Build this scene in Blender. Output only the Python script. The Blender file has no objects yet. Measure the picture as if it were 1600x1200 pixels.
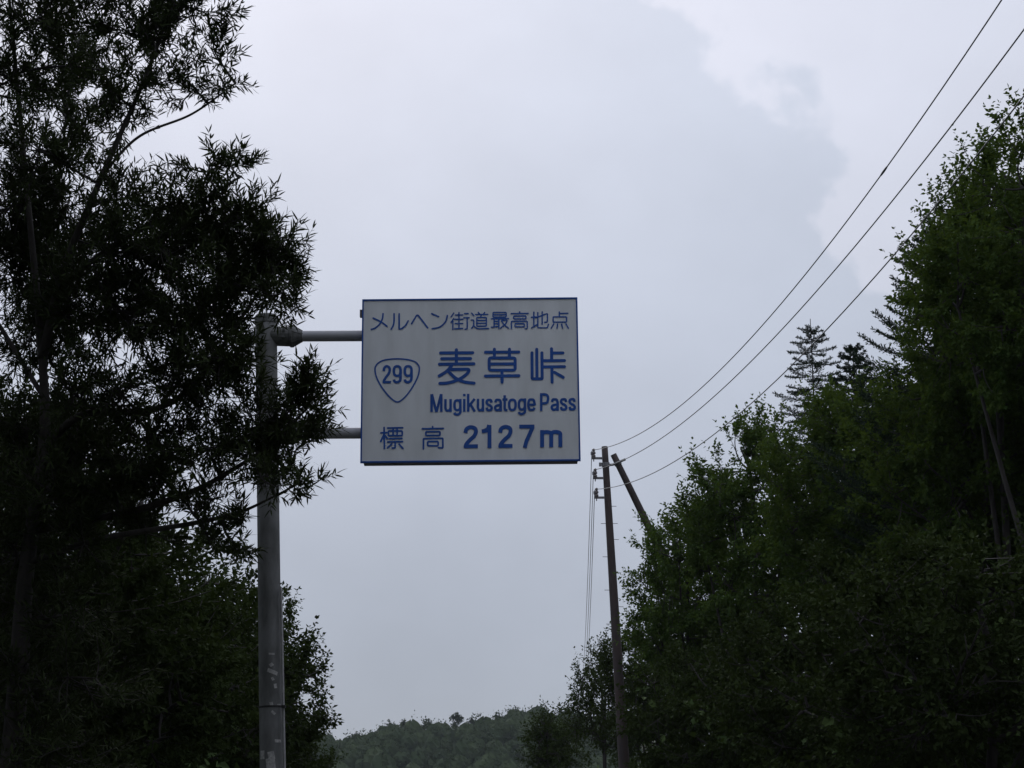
import bpy, math, random
import numpy as np
from mathutils import Vector, Matrix

sc = bpy.context.scene
C = sc.collection
R = math.radians

# ---------------------------------------------------------------- camera
CAM_H, PITCH, FPX = 1.6, R(15.0), 2800.0
cam_d = bpy.data.cameras.new('camera')
cam = bpy.data.objects.new('camera', cam_d); C.objects.link(cam)
cam.location = (0, 0, CAM_H); cam.rotation_euler = (R(90) + PITCH, 0, 0)
cam_d.sensor_width = 36.0; cam_d.lens = 36.0 * FPX / 1600.0
cam_d.clip_start = 0.1; cam_d.clip_end = 20000
sc.camera = cam

# ---------------------------------------------------------------- sky, sun, exposure
SUN_AZ, SUN_EL = R(-13), R(36)            # behind the cloud, ahead and to the left
SKY_STRENGTH, SUN_STRENGTH = 0.1, 0.5
sun_dir = Vector((math.sin(SUN_AZ) * math.cos(SUN_EL), math.cos(SUN_AZ) * math.cos(SUN_EL), math.sin(SUN_EL)))
world = bpy.data.worlds.new('World'); sc.world = world; world.use_nodes = True
nt = world.node_tree; nt.nodes.clear()
def N(t, **kw):
    n = nt.nodes.new(t)
    for k, v in kw.items(): setattr(n, k, v)
    return n
def mth(op, a, b=None, c=None):
    n = N('ShaderNodeMath', operation=op)
    for i, v in enumerate((a, b, c)):
        if v is None: continue
        if isinstance(v, (int, float)): n.inputs[i].default_value = v
        else: nt.links.new(v, n.inputs[i])
    return n.outputs[0]
tc = N('ShaderNodeTexCoord'); DIR = tc.outputs['Generated']
sky = N('ShaderNodeTexSky', sky_type='NISHITA', sun_disc=False)
sky.sun_elevation = SUN_EL; sky.sun_rotation = SUN_AZ; sky.altitude = 2100
sky.air_density = 1.0; sky.dust_density = 4.0; sky.ozone_density = 1.0
sep = N('ShaderNodeSeparateXYZ'); nt.links.new(DIR, sep.inputs[0])
ramp = N('ShaderNodeValToRGB'); nt.links.new(sep.outputs[2], ramp.inputs[0])
ramp.color_ramp.interpolation = 'B_SPLINE'
el = ramp.color_ramp.elements
el[0].position = 0.0; el[0].color = (0.40, 0.40, 0.40, 1)
el[1].position = 1.0; el[1].color = (0.86, 0.86, 0.86, 1)
for p, v in ((0.12, 0.52), (0.28, 0.69), (0.5, 0.74)):
    e = el.new(p); e.color = (v, v, v, 1)
def noise(scale, detail, rough, loc=(0, 0, 0), stretch=(1, 1, 1)):
    mp = N('ShaderNodeMapping'); nt.links.new(DIR, mp.inputs[0])
    mp.inputs['Location'].default_value = loc; mp.inputs['Scale'].default_value = stretch
    n = N('ShaderNodeTexNoise'); nt.links.new(mp.outputs[0], n.inputs['Vector'])
    n.inputs['Scale'].default_value = scale; n.inputs['Detail'].default_value = detail
    n.inputs['Roughness'].default_value = rough
    return n.outputs[0]
soft = noise(4.0, 4.0, 0.5, (3.1, 0.4, 1.7), (1, 1, 1.6))
wisp = noise(9.0, 6.0, 0.55, (7.7, 2.4, 5.1), (1, 1, 1.3))
# the edge of a paler cloud bank, a great circle roughened with noise
def dot(v):
    n = N('ShaderNodeVectorMath', operation='DOT_PRODUCT'); nt.links.new(DIR, n.inputs[0])
    n.inputs[1].default_value = v; return n.outputs['Value']
def pix_dir(x, y):
    u, v = (x - 800) / FPX, (600 - y) / FPX
    return Vector((u, math.cos(PITCH) - v * math.sin(PITCH), math.sin(PITCH) + v * math.cos(PITCH))).normalized()
bank_n = pix_dir(1345, 330).cross(pix_dir(995, -30)).normalized()
edge = mth('ADD', dot(bank_n), mth('MULTIPLY_ADD', noise(11.0, 5.0, 0.5, (1.3, 4.2, 0.6)), 0.22, -0.11))
mr = N('ShaderNodeMapRange', interpolation_type='SMOOTHSTEP'); nt.links.new(edge, mr.inputs[0])
mr.inputs[1].default_value = -0.004; mr.inputs[2].default_value = 0.010
bank = mr.outputs[0]
glow = mth('POWER', mth('MAXIMUM', dot(sun_dir), 0.0), 20.0)
lum = ramp.outputs[0]
gain = mth('ADD', 0.84, mth('MULTIPLY', soft, 0.30))
gain = mth('ADD', gain, mth('MULTIPLY_ADD', wisp, 0.22, -0.11))
gain = mth('ADD', gain, mth('MULTIPLY', bank, 0.13))
gain = mth('ADD', gain, mth('MULTIPLY', glow, 0.46))
lum = mth('MULTIPLY', lum, gain)
tint = N('ShaderNodeMix', data_type='RGBA')
nt.links.new(mth('MINIMUM', mth('ADD', mth('MULTIPLY', glow, 0.8), mth('MULTIPLY', bank, 0.35)), 1.0), tint.inputs['Factor'])
tint.inputs['A'].default_value = (0.78, 0.85, 1.0, 1); tint.inputs['B'].default_value = (0.90, 0.885, 0.98, 1)
cmul = N('ShaderNodeVectorMath', operation='SCALE'); nt.links.new(tint.outputs['Result'], cmul.inputs[0]); nt.links.new(lum, cmul.inputs['Scale'])
bg_sky = N('ShaderNodeBackground'); nt.links.new(sky.outputs[0], bg_sky.inputs[0]); bg_sky.inputs[1].default_value = SKY_STRENGTH
bg_cl = N('ShaderNodeBackground'); nt.links.new(cmul.outputs[0], bg_cl.inputs[0]); bg_cl.inputs[1].default_value = 1.0
mx = N('ShaderNodeMixShader'); mx.inputs[0].default_value = 0.93
nt.links.new(bg_sky.outputs[0], mx.inputs[1]); nt.links.new(bg_cl.outputs[0], mx.inputs[2])
wo = N('ShaderNodeOutputWorld'); nt.links.new(mx.outputs[0], wo.inputs[0])

sl = bpy.data.lights.new('sun', 'SUN'); sl.energy = SUN_STRENGTH; sl.angle = R(18); sl.color = (1.0, 0.97, 0.93)
so = bpy.data.objects.new('sun', sl); C.objects.link(so); so.rotation_euler = (-sun_dir).to_track_quat('-Z', 'Y').to_euler()
so.location = (0, 0, 60)
vs = sc.view_settings
vs.view_transform = 'Standard'; vs.look = 'None'; vs.exposure = 0.0; vs.gamma = 1.0; vs.use_curve_mapping = False

# ---------------------------------------------------------------- helpers
def at(x, y, Y):
    """point of the place seen at photo pixel x, y when it stands Y metres up the road"""
    u, v = (x - 800) / FPX, (600 - y) / FPX
    f = math.cos(PITCH) - v * math.sin(PITCH); w = math.sin(PITCH) + v * math.cos(PITCH)
    return np.array((u / f * Y, Y, CAM_H + w / f * Y))

def mesh(name, V, Fs):
    """V (n,3); Fs one face array or a list of them"""
    if not isinstance(Fs, (list, tuple)): Fs = [Fs]
    me = bpy.data.meshes.new(name)
    V = np.asarray(V, np.float32).reshape(-1, 3)
    me.vertices.add(len(V)); me.vertices.foreach_set('co', V.ravel())
    loops = np.concatenate([np.asarray(f, np.int32).ravel() for f in Fs])
    tot = np.concatenate([np.full(len(f), np.asarray(f).shape[1], np.int32) for f in Fs])
    st = np.concatenate([[0], np.cumsum(tot)[:-1]]).astype(np.int32)
    me.loops.add(len(loops)); me.loops.foreach_set('vertex_index', loops)
    me.polygons.add(len(tot)); me.polygons.foreach_set('loop_start', st); me.polygons.foreach_set('loop_total', tot)
    me.update(calc_edges=True); me.validate()
    return me

class MB:
    """collects pieces of one part"""
    def __init__(s): s.v = []; s.f = {}; s.n = 0
    def add(s, V, *Fs):
        V = np.asarray(V, float).reshape(-1, 3)
        for F in Fs:
            F = np.asarray(F, int); s.f.setdefault(F.shape[1], []).append(F + s.n)
        s.v.append(V); s.n += len(V); return s
    def box(s, c, size, M=None):
        c = np.asarray(c, float); h = np.asarray(size, float) / 2
        V = np.array([[i, j, k] for i in (-1, 1) for j in (-1, 1) for k in (-1, 1)]) * h
        if M is not None: V = V @ np.asarray(M, float).T
        return s.add(V + c, [(0, 1, 3, 2), (4, 6, 7, 5), (0, 4, 5, 1), (2, 3, 7, 6), (0, 2, 6, 4), (1, 5, 7, 3)])
    def tube(s, P, Rd, n=12, cap=True):
        V, F = tubes(np.asarray(P, float)[None], np.asarray(Rd, float)[None] * np.ones((1, len(P))), n)
        s.add(V, F)
        if cap:
            m = len(P); b = s.n - n * m
            s.f.setdefault(n, []).append(np.array([list(range(b + n - 1, b - 1, -1)), list(range(b + n * (m - 1), b + n * m))]))
        return s
    def build(s, name, mat, parent=None, off=(0, 0, 0), smooth=False, bevel=0):
        me = mesh(name, np.concatenate(s.v) - np.asarray(off), [np.concatenate(f) for f in s.f.values()])
        return put(name, me, mat, parent, smooth, bevel)

def put(name, me, mat, parent=None, smooth=False, bevel=0):
    me.materials.clear(); me.materials.append(mat)
    if smooth: me.shade_smooth()
    else: me.shade_flat()
    o = bpy.data.objects.new(name, me); C.objects.link(o)
    if parent: o.parent = parent
    if bevel:
        b = o.modifiers.new('bevel', 'BEVEL'); b.width = bevel; b.segments = 2; b.limit_method = 'ANGLE'
    return o

def tubes(P, Rd, n=3):
    """P (T,S,3) centre lines, Rd (T,S) radii -> verts, quads"""
    T, S, _ = P.shape
    tan = np.gradient(P, axis=1); tan /= np.linalg.norm(tan, axis=2, keepdims=True) + 1e-9
    ref = np.where(np.abs(tan[:, :1, 2:3]) > 0.9, np.array([1.0, 0, 0]), np.array([0, 0, 1.0]))
    a = np.cross(tan, np.broadcast_to(ref, tan.shape)); a /= np.linalg.norm(a, axis=2, keepdims=True) + 1e-9
    b = np.cross(tan, a)
    th = np.arange(n) / n * 2 * math.pi
    V = P[:, :, None, :] + Rd[:, :, None, None] * (np.cos(th)[None, None, :, None] * a[:, :, None, :] + np.sin(th)[None, None, :, None] * b[:, :, None, :])
    idx = np.arange(T * S * n).reshape(T, S, n)
    nx = np.roll(idx, -1, axis=2)
    F = np.stack([idx[:, :-1], nx[:, :-1], nx[:, 1:], idx[:, 1:]], axis=-1).reshape(-1, 4)
    return V.reshape(-1, 3), F

def bez(p0, p1, p2, S):
    t = np.linspace(0, 1, S)[None, :, None]
    return (1 - t) ** 2 * p0[:, None] + 2 * t * (1 - t) * p1[:, None] + t * t * p2[:, None]

def tag(o, label=None, cat=None, group=None, kind=None):
    for k, v in (('label', label), ('category', cat), ('group', group), ('kind', kind)):
        if v: o[k] = v
    return o
def empty(name, loc, label, cat, group=None):
    o = bpy.data.objects.new(name, None); C.objects.link(o); o.location = loc; o.empty_display_size = 0.3
    return tag(o, label, cat, group)

# ---------------------------------------------------------------- materials
def material(name, base, rough=0.6, metal=0.0, var=0.0, scale=8.0, col2=None, bump=0.0, spec=0.5, detail=5.0, stretch=(1, 1, 1)):
    m = bpy.data.materials.new(name); m.use_nodes = True
    t = m.node_tree; b = t.nodes['Principled BSDF']
    b.inputs['Base Color'].default_value = (*base, 1); b.inputs['Roughness'].default_value = rough
    b.inputs['Metallic'].default_value = metal; b.inputs['Specular IOR Level'].default_value = spec
    if var or col2 or bump:
        co = t.nodes.new('ShaderNodeTexCoord'); mp = t.nodes.new('ShaderNodeMapping'); mp.inputs['Scale'].default_value = stretch
        n = t.nodes.new('ShaderNodeTexNoise'); n.inputs['Scale'].default_value = scale; n.inputs['Detail'].default_value = detail
        n.inputs['Roughness'].default_value = 0.6
        t.links.new(co.outputs['Object'], mp.inputs[0]); t.links.new(mp.outputs[0], n.inputs['Vector'])
        rp = t.nodes.new('ShaderNodeValToRGB'); t.links.new(n.outputs[0], rp.inputs[0])
        c2 = col2 or tuple(c * (1 - var) for c in base); c1 = base if col2 else tuple(min(1, c * (1 + var)) for c in base)
        rp.color_ramp.elements[0].position = 0.36; rp.color_ramp.elements[0].color = (*c2, 1)
        rp.color_ramp.elements[1].position = 0.64; rp.color_ramp.elements[1].color = (*c1, 1)
        t.links.new(rp.outputs[0], b.inputs['Base Color'])
        if bump:
            bp = t.nodes.new('ShaderNodeBump'); bp.inputs['Strength'].default_value = bump; bp.inputs['Distance'].default_value = 0.02
            t.links.new(n.outputs[0], bp.inputs['Height']); t.links.new(bp.outputs[0], b.inputs['Normal'])
    return m

def leaf_material(name, c1, c2, trans=0.2, tcol=(0.10, 0.14, 0.02), rough=0.75):
    m = bpy.data.materials.new(name); m.use_nodes = True
    t = m.node_tree; b = t.nodes['Principled BSDF']; out = t.nodes['Material Output']
    g = t.nodes.new('ShaderNodeNewGeometry'); oi = t.nodes.new('ShaderNodeObjectInfo')
    rp = t.nodes.new('ShaderNodeValToRGB'); t.links.new(g.outputs['Random Per Island'], rp.inputs[0])
    rp.color_ramp.elements[0].color = (*c1, 1); rp.color_ramp.elements[1].color = (*c2, 1)
    hs = t.nodes.new('ShaderNodeHueSaturation'); t.links.new(rp.outputs[0], hs.inputs['Color'])
    ma = t.nodes.new('ShaderNodeMath'); ma.operation = 'MULTIPLY_ADD'; t.links.new(oi.outputs['Random'], ma.inputs[0])
    ma.inputs[1].default_value = 0.3; ma.inputs[2].default_value = 0.85; t.links.new(ma.outputs[0], hs.inputs['Value'])
    t.links.new(hs.outputs[0], b.inputs['Base Color']); b.inputs['Roughness'].default_value = rough
    b.inputs['Specular IOR Level'].default_value = 0.05
    tr = t.nodes.new('ShaderNodeBsdfTranslucent'); tr.inputs[0].default_value = (*tcol, 1)
    mxs = t.nodes.new('ShaderNodeMixShader'); mxs.inputs[0].default_value = trans
    t.links.new(b.outputs[0], mxs.inputs[1]); t.links.new(tr.outputs[0], mxs.inputs[2]); t.links.new(mxs.outputs[0], out.inputs[0])
    return m

M = dict(
    willow=leaf_material('willow leaf', (0.026, 0.036, 0.015), (0.042, 0.056, 0.024), 0.10, (0.05, 0.07, 0.015)),
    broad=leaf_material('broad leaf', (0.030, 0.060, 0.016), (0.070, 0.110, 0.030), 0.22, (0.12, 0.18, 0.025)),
    broad_shade=leaf_material('shaded broad leaf', (0.024, 0.036, 0.012), (0.040, 0.058, 0.019), 0.12, (0.06, 0.09, 0.015)),  # broad leaf again, deep shade of the lower trees put into its colour
    fir=leaf_material('fir needle', (0.020, 0.034, 0.024), (0.040, 0.058, 0.036), 0.03, (0.04, 0.06, 0.02)),
    wood=leaf_material('forest leaf', (0.030, 0.052, 0.018), (0.060, 0.090, 0.030), 0.10, (0.08, 0.12, 0.02)),
    far=leaf_material('far leaf', (0.028, 0.044, 0.020), (0.050, 0.070, 0.032), 0.05, (0.08, 0.12, 0.02)),
    bark=material('bark', (0.034, 0.030, 0.028), 0.9, var=0.35, scale=14, bump=0.6, stretch=(1, 1, 0.3)),
    twig=material('twig', (0.032, 0.028, 0.027), 0.85, var=0.2, scale=20),
    steel=material('galvanised steel', (0.205, 0.212, 0.215), 0.65, 0.15, scale=9, col2=(0.115, 0.12, 0.118), bump=0.05, stretch=(1, 1, 0.35)),
    steel_new=material('arm steel', (0.44, 0.45, 0.49), 0.55, 0.2, scale=5, col2=(0.36, 0.37, 0.40), bump=0.03),
    steel_dark=material('weathered casting', (0.16, 0.165, 0.165), 0.7, 0.2, scale=18, col2=(0.08, 0.085, 0.08), bump=0.15),
    moss=material('lichen stain', (0.11, 0.12, 0.085), 0.95, scale=22, col2=(0.06, 0.065, 0.05), bump=0.3),
    face=material('sign sheeting', (0.755, 0.795, 0.83), 0.5, scale=3.0, col2=(0.65, 0.685, 0.71), spec=0.35, stretch=(1.6, 1, 0.35)),
    blue=material('sign blue', (0.010, 0.082, 0.36), 0.5, var=0.12, scale=5, spec=0.3),
    alu=material('sign frame', (0.16, 0.15, 0.155), 0.6, 0.3, var=0.25, scale=10),
    sticker=material('paper scrap', (0.55, 0.55, 0.54), 0.8, scale=60, col2=(0.30, 0.30, 0.30)),
    black=material('black band', (0.02, 0.02, 0.02), 0.6, var=0.2),
    conduit=material('grey conduit', (0.42, 0.42, 0.43), 0.5, 0.2, var=0.15, scale=20),
    rust=material('brown pole paint', (0.050, 0.034, 0.032), 0.8, scale=4, col2=(0.028, 0.022, 0.022), bump=0.1, stretch=(1, 1, 0.25)),
    iron=material('bracket iron', (0.15, 0.15, 0.16), 0.6, 0.4, var=0.3, scale=20),
    porcelain=material('insulator glaze', (0.09, 0.075, 0.075), 0.3, var=0.2, scale=10),
    wire=material('wire', (0.14, 0.14, 0.15), 0.5, 0.5, var=0.15, scale=3),
    asphalt=material('asphalt', (0.05, 0.05, 0.052), 0.9, var=0.25, scale=40, bump=0.3),
    paint=material('road paint', (0.6, 0.6, 0.58), 0.8, var=0.2, scale=30),
    soil=material('forest floor', (0.055, 0.050, 0.032), 0.95, scale=1.5, col2=(0.035, 0.055, 0.018), bump=0.8),
    hill=material('wooded slope', (0.030, 0.050, 0.018), 0.95, var=0.3, scale=0.08),
)

# ---------------------------------------------------------------- the lie of the land
def road_x(y):
    y = np.asarray(y, float)
    return 1.7 - 0.0011 * np.clip(y, 0, 60) ** 2 - 0.132 * np.clip(y - 60, 0, None) + 0.02 * np.clip(-y, 0, None)
def ground_z(x, y):
    x = np.asarray(x, float); y = np.asarray(y, float)
    d = np.abs(x - road_x(y)) - 4.4
    bank = 2.4 * (1 - np.exp(-np.clip(d, 0, None) / 5.0))
    lump = 0.22 * np.sin(x * 0.9 + 1.3 * np.sin(y * 0.31)) * np.cos(y * 0.7 + 0.4) * np.clip(d / 3, 0, 1)
    near = (bank + lump) * (1 - np.clip((y - 120) / 140, 0, 1)) - 9.0 * np.clip((y - 110) / 90, 0, 1) ** 2 * (3 - 2 * np.clip((y - 110) / 90, 0, 1))
    t = np.clip((y - 230) / 270, 0, 1); s = t * t * (3 - 2 * t)
    ridge = 40.8 + 2.6 * np.tanh((x + 32) / 14.0) + 1.3 * np.sin(x / 13.0) + 1.0 * np.sin(x / 5.3 + 1.0)
    ridge = ridge * np.exp(-((x + 10) / 520.0) ** 2)
    return near + s * ridge * (1 - 0.25 * np.clip((y - 520) / 400, 0, 1))

def sheet(xs, ys, fz):
    X, Y = np.meshgrid(xs, ys); Z = fz(X, Y)
    V = np.stack([X, Y, Z], -1).reshape(-1, 3)
    i = np.arange(len(xs) * len(ys)).reshape(len(ys), len(xs))
    F = np.stack([i[:-1, :-1], i[:-1, 1:], i[1:, 1:], i[1:, :-1]], -1).reshape(-1, 4)
    return V, F
xs = np.concatenate([-np.geomspace(3000, 40, 22), np.linspace(-38, 38, 90), np.geomspace(40, 3000, 22)])
ys = np.concatenate([-np.geomspace(3000, 42, 14), np.linspace(-40, 130, 120), np.linspace(133, 700, 70), np.geomspace(720, 4000, 10)])
V, F = sheet(xs, ys, ground_z)
tag(put('ground', mesh('ground', V, F), M['soil'], smooth=True), kind='structure')
yy = np.linspace(-60, 118, 120)
def strip(off0, off1, z, y=yy):
    c = road_x(y)
    V = np.stack([np.stack([c + off0, y, np.full_like(y, z)], -1), np.stack([c + off1, y, np.full_like(y, z)], -1)], 1).reshape(-1, 3)
    i = np.arange(len(y) - 1) * 2
    return V, np.stack([i, i + 1, i + 3, i + 2], -1)
road = tag(put('road', mesh('road', *strip(-3.3, 3.3, 0.006)), M['asphalt']), kind='structure')
for o0 in (-3.0, 2.88): put('edge_line', mesh('edge_line', *strip(o0, o0 + 0.12, 0.010)), M['paint'], road)
mb = MB()
for k in range(-8, 15): mb.add(*strip(-0.06, 0.06, 0.010, np.linspace(k * 8, k * 8 + 4, 4)))
mb.build('centre_line', M['paint'], road)

# ---------------------------------------------------------------- road sign
SY = 14.6
quad = dict(tl=(563.0, 467.5), tr=(902.5, 465.0), br=(907.0, 719.5), bl=(566.0, 723.5))
cnr = {k: at(*v, SY) for k, v in quad.items()}
ctr = sum(cnr.values()) / 4
ux = (cnr['tr'] + cnr['br'] - cnr['tl'] - cnr['bl']) / 2; W = np.linalg.norm(ux); ux /= W
uz = (cnr['tl'] + cnr['tr'] - cnr['bl'] - cnr['br']) / 2; uz -= ux * uz.dot(ux); H = np.linalg.norm(uz); uz /= H
uy = np.cross(uz, ux)                                        # away from the viewer
SM = np.stack([ux, uy, uz], 1)
def sg(px, py):
    """photo pixel on the sign -> panel x, z in metres"""
    p = at(px, py, SY) - ctr
    d = (at(px, py, SY) - np.array((0, 0, CAM_H)))
    o = np.array((0, 0, CAM_H)) - ctr
    t = -o.dot(uy) / d.dot(uy); q = o + d * t
    return np.array((q.dot(ux), q.dot(uz)))
pole_top = at(415.5, 496, SY + 0.12); pole_low = at(424, 1200, SY + 0.12)
pd = (pole_low - pole_top) / (pole_top[2] - pole_low[2])
pole_base = pole_top + pd * (pole_top[2] - float(ground_z(pole_top[0], SY)) + 0.3)
sign = empty('road_sign', pole_base, 'white overhead road sign with blue Japanese lettering on a grey steel pole', 'road sign')
PR = 0.093
def sgn(mb, name, mat, parent=sign, **kw): return mb.build(name, mat, parent, off=pole_base, **kw)
def on_pole(t): return pole_top + pd * t                     # t metres below the top
S_ = 40
hh = np.linspace(0, pole_top[2] - pole_base[2], S_)
pole = sgn(MB().tube([on_pole(h) for h in hh[::-1]], np.full(S_, PR), 28), 'pole', M['steel'], smooth=False)
for p_ in pole.data.polygons: p_.use_smooth = len(p_.vertices) == 4
# domed cap, set a little proud
cp = [on_pole(0.06), on_pole(0.0), on_pole(-0.015), on_pole(-0.028)]
sgn(MB().tube(cp, [PR + 0.006, PR + 0.006, PR - 0.004, PR * 0.55], 28), 'cap', M['steel_dark'])
rail = ux
def arm(py, x0, x1, dy=0.0):
    a = at(x0, py, SY + 0.12); b = at(x1, py - (x1 - x0) * 0.004, SY + 0.12)
    m = MB().tube([a + (b - a) * t for t in np.linspace(0, 1, 10)], np.full(10, 0.047), 20)
    o = sgn(m, 'arm', M['steel_new'])
    for p_ in o.data.polygons: p_.use_smooth = len(p_.vertices) == 4
    return a, b
def collar(py):
    """cone collar with gussets that clamps an arm to the pole"""
    a = at(424, py, SY + 0.12); d = (at(560, py - 0.5, SY + 0.12) - a); d /= np.linalg.norm(d)
    prof = [(0.0, 0.082), (0.155, 0.088), (0.165, 0.097), (0.182, 0.097), (0.186, 0.088), (0.20, 0.083), (0.258, 0.050), (0.268, 0.049)]
    m = MB().tube([a + d * s for s, _ in prof], [r for _, r in prof], 20)
    col = sgn(m, 'collar', M['steel_dark'])
    up = np.array((0, 0, 1.0)); sd = np.cross(d, up); up = np.cross(sd, d)
    for k in range(6):
        th = k * math.pi / 3 + 0.3; r = math.cos(th) * up + math.sin(th) * sd
        n_ = np.cross(d, r) * 0.006; q3 = [a + d * 0.184 + r * 0.05, a + d * 0.184 + r * 0.098, a + d * 0.272 + r * 0.047]
        g = MB(); g.add([p - n_ for p in q3] + [p + n_ for p in q3], [(0, 1, 2), (5, 4, 3)], [(0, 3, 4, 1), (1, 4, 5, 2), (2, 5, 3, 0)]); g.build('gusset', M['steel_dark'], col, off=pole_base)
    for k in (-1, 1):
        q = a + d * 0.115 - np.array((0, 0.088, 0)) + np.array((0, 0, 0.03 * k))
        g = MB().tube([q, q - np.array((0, 0.02, 0))], [0.012, 0.012], 6); g.build('bolt', M['steel_dark'], col, off=pole_base)
arm(525.5, 389, 640); arm(677.5, 389, 640)
collar(525.5); collar(677.5)
# panel
pan = empty('sign_panel', ctr - pole_base, None, None); pan.parent = sign
for k in ('label', 'category'):
    if k in pan: del pan[k]
pan.rotation_euler = Matrix(SM.tolist()).to_euler()
def pn(mb, name, mat, parent=pan, **kw): return mb.build(name, mat, parent, **kw)
bw = 0.013
face = pn(MB().box((0, 0.012, 0), (W - 2 * bw, 0.020, H - 2 * bw)), 'face', M['face'])
for (c, s) in (((0, 0.010, H / 2 - bw / 2), (W, 0.030, bw)), ((0, 0.010, -H / 2 + bw / 2), (W, 0.030, bw)),
               ((-W / 2 + bw / 2, 0.010, 0), (bw, 0.030, H - 2 * bw)), ((W / 2 - bw / 2, 0.010, 0), (bw, 0.030, H - 2 * bw))):
    pn(MB().box(c, s), 'edge_strip', M['blue'])
D0, D1 = 0.026, 0.150
for (c, s) in (((0, (D0 + D1) / 2, H / 2 - 0.05), (W - 0.06, D1 - D0, 0.03)), ((0, (D0 + D1) / 2, -H / 2 + 0.020), (W - 0.046, D1 - D0, 0.03)),
               ((-W / 2 + 0.035, (D0 + D1) / 2, -0.015), (0.025, D1 - D0, H - 0.10)), ((W / 2 - 0.035, (D0 + D1) / 2, -0.015), (0.025, D1 - D0, H - 0.10))):
    pn(MB().box(c, s), 'back_rail', M['alu'])
for x in (-W * 0.3, W * 0.3): pn(MB().box((x, (D0 + 0.07) / 2, 0), (0.04, 0.07 - D0, H - 0.14)), 'back_rib', M['alu'])
pn(MB().box((-W / 2 - 0.012, 0.06, H / 2 - 0.11), (0.022, 0.05, 0.06)), 'clip', M['alu'])

# lettering: strokes with round ends, laid on the sheeting
zlay = [0]
def smooth_line(P, k=6):
    P = np.asarray(P, float)
    if len(P) < 3: return P
    Q = np.concatenate([[2 * P[0] - P[1]], P, [2 * P[-1] - P[-2]]]); out = []
    for i in range(1, len(Q) - 2):
        for t in np.arange(k) / k:
            a, b, c, d = Q[i - 1:i + 3]
            out.append(0.5 * (2 * b + (c - a) * t + (2 * a - 5 * b + 4 * c - d) * t * t + (3 * b - a - 3 * c + d) * t ** 3))
    return np.array(out + [P[-1]])
def round_corners(P, r, closed=False):
    P = [np.asarray(p, float) for p in P]; n = len(P); out = []
    for i in range(n):
        if not closed and i in (0, n - 1): out.append(P[i]); continue
        a, b, c = P[i - 1], P[i], P[(i + 1) % n]
        ra = min(r, np.linalg.norm(a - b) * 0.45); rc = min(r, np.linalg.norm(c - b) * 0.45)
        p, q = b + (a - b) / np.linalg.norm(a - b) * ra, b + (c - b) / np.linalg.norm(c - b) * rc
        for t in (0, .25, .5, .75, 1): out.append((1 - t) ** 2 * p + 2 * t * (1 - t) * b + t * t * q)
    return np.array(out)
def stroke(mb, P, w, closed=False, flat=False):
    """flat ribbon of width w (metres) along P (panel metres) with round caps, 2 mm proud"""
    P = np.asarray(P, float)
    if closed:
        d = np.roll(P, -1, 0) - np.roll(P, 1, 0)
    else:
        d = np.gradient(P, axis=0)
    d /= np.linalg.norm(d, axis=1, keepdims=True) + 1e-12
    n = np.stack([-d[:, 1], d[:, 0]], 1) * w / 2
    if closed:
        A, B = P + n, P - n; m = len(P)
        zlay[0] += 1; y = -0.0012 - 0.00012 * (zlay[0] % 24)
        V = [(a[0], y, a[1]) for a in A] + [(b[0], y, b[1]) for b in B]
        mb.add(V, [(i, (i + 1) % m, m + (i + 1) % m, m + i) for i in range(m)])
    else:
        L = list(P + n); Rr = list(P - n); k = 7
        ang = math.atan2(d[-1][1], d[-1][0])
        capE = [P[-1] + w / 2 * np.array((math.cos(ang + t), math.sin(ang + t))) for t in np.linspace(math.pi / 2, -math.pi / 2, k)[1:-1]]
        ang = math.atan2(-d[0][1], -d[0][0])
        capS = [P[0] + w / 2 * np.array((math.cos(ang + t), math.sin(ang + t))) for t in np.linspace(math.pi / 2, -math.pi / 2, k)[1:-1]]
        zlay[0] += 1; y = -0.0012 - 0.00012 * (zlay[0] % 24)
        m = len(P)
        V = [(a[0], y, a[1]) for a in L + Rr + capE + capS]
        mb.add(V, [(i, i + 1, m + i + 1, m + i) for i in range(m - 1)])
        if flat: return
        # cap fans
        e = [m - 1] + list(range(2 * m, 2 * m + k - 2)) + [2 * m - 1]
        s = [m] + list(range(2 * m + k - 2, 2 * m + 2 * (k - 2))) + [0]
        b = mb.n - len(V)
        mb.f.setdefault(len(e), []).append(np.array([e, s]) + b)
PXM = W / 340.0
def glyphs(name, ox, oy, s, w, strokes, label=None, counts=None):
    if counts:                                              # one object for each character
        k = 0
        for n_ in counts: glyphs(name, ox, oy, s, w, strokes[k:k + n_], label); k += n_
        return
    mb = MB()
    for st in strokes:
        kind, pts = st[0], st[1:]
        if kind == 'b':                                     # box with corners x0,y0,x1,y1
            x0, y0, x1, y1 = pts[0]; pts = [(x0, y0), (x1, y0), (x1, y1), (x0, y1)]
        Pp = np.array([sg(ox + x / s, oy + y / s) for x, y in pts])
        if kind == 'b': stroke(mb, round_corners(Pp, 1.6 * PXM * w / 2.4, True), w * PXM, True)
        elif kind == 'c': stroke(mb, smooth_line(Pp), w * PXM)
        else: stroke(mb, round_corners(Pp, 1.3 * PXM, False) if len(Pp) > 2 else Pp, w * PXM)
    o = pn(mb, name, M['blue'], pan)
    if label: o['label'] = label
    return o
l = 'l'; c = 'c'; b = 'b'
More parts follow.
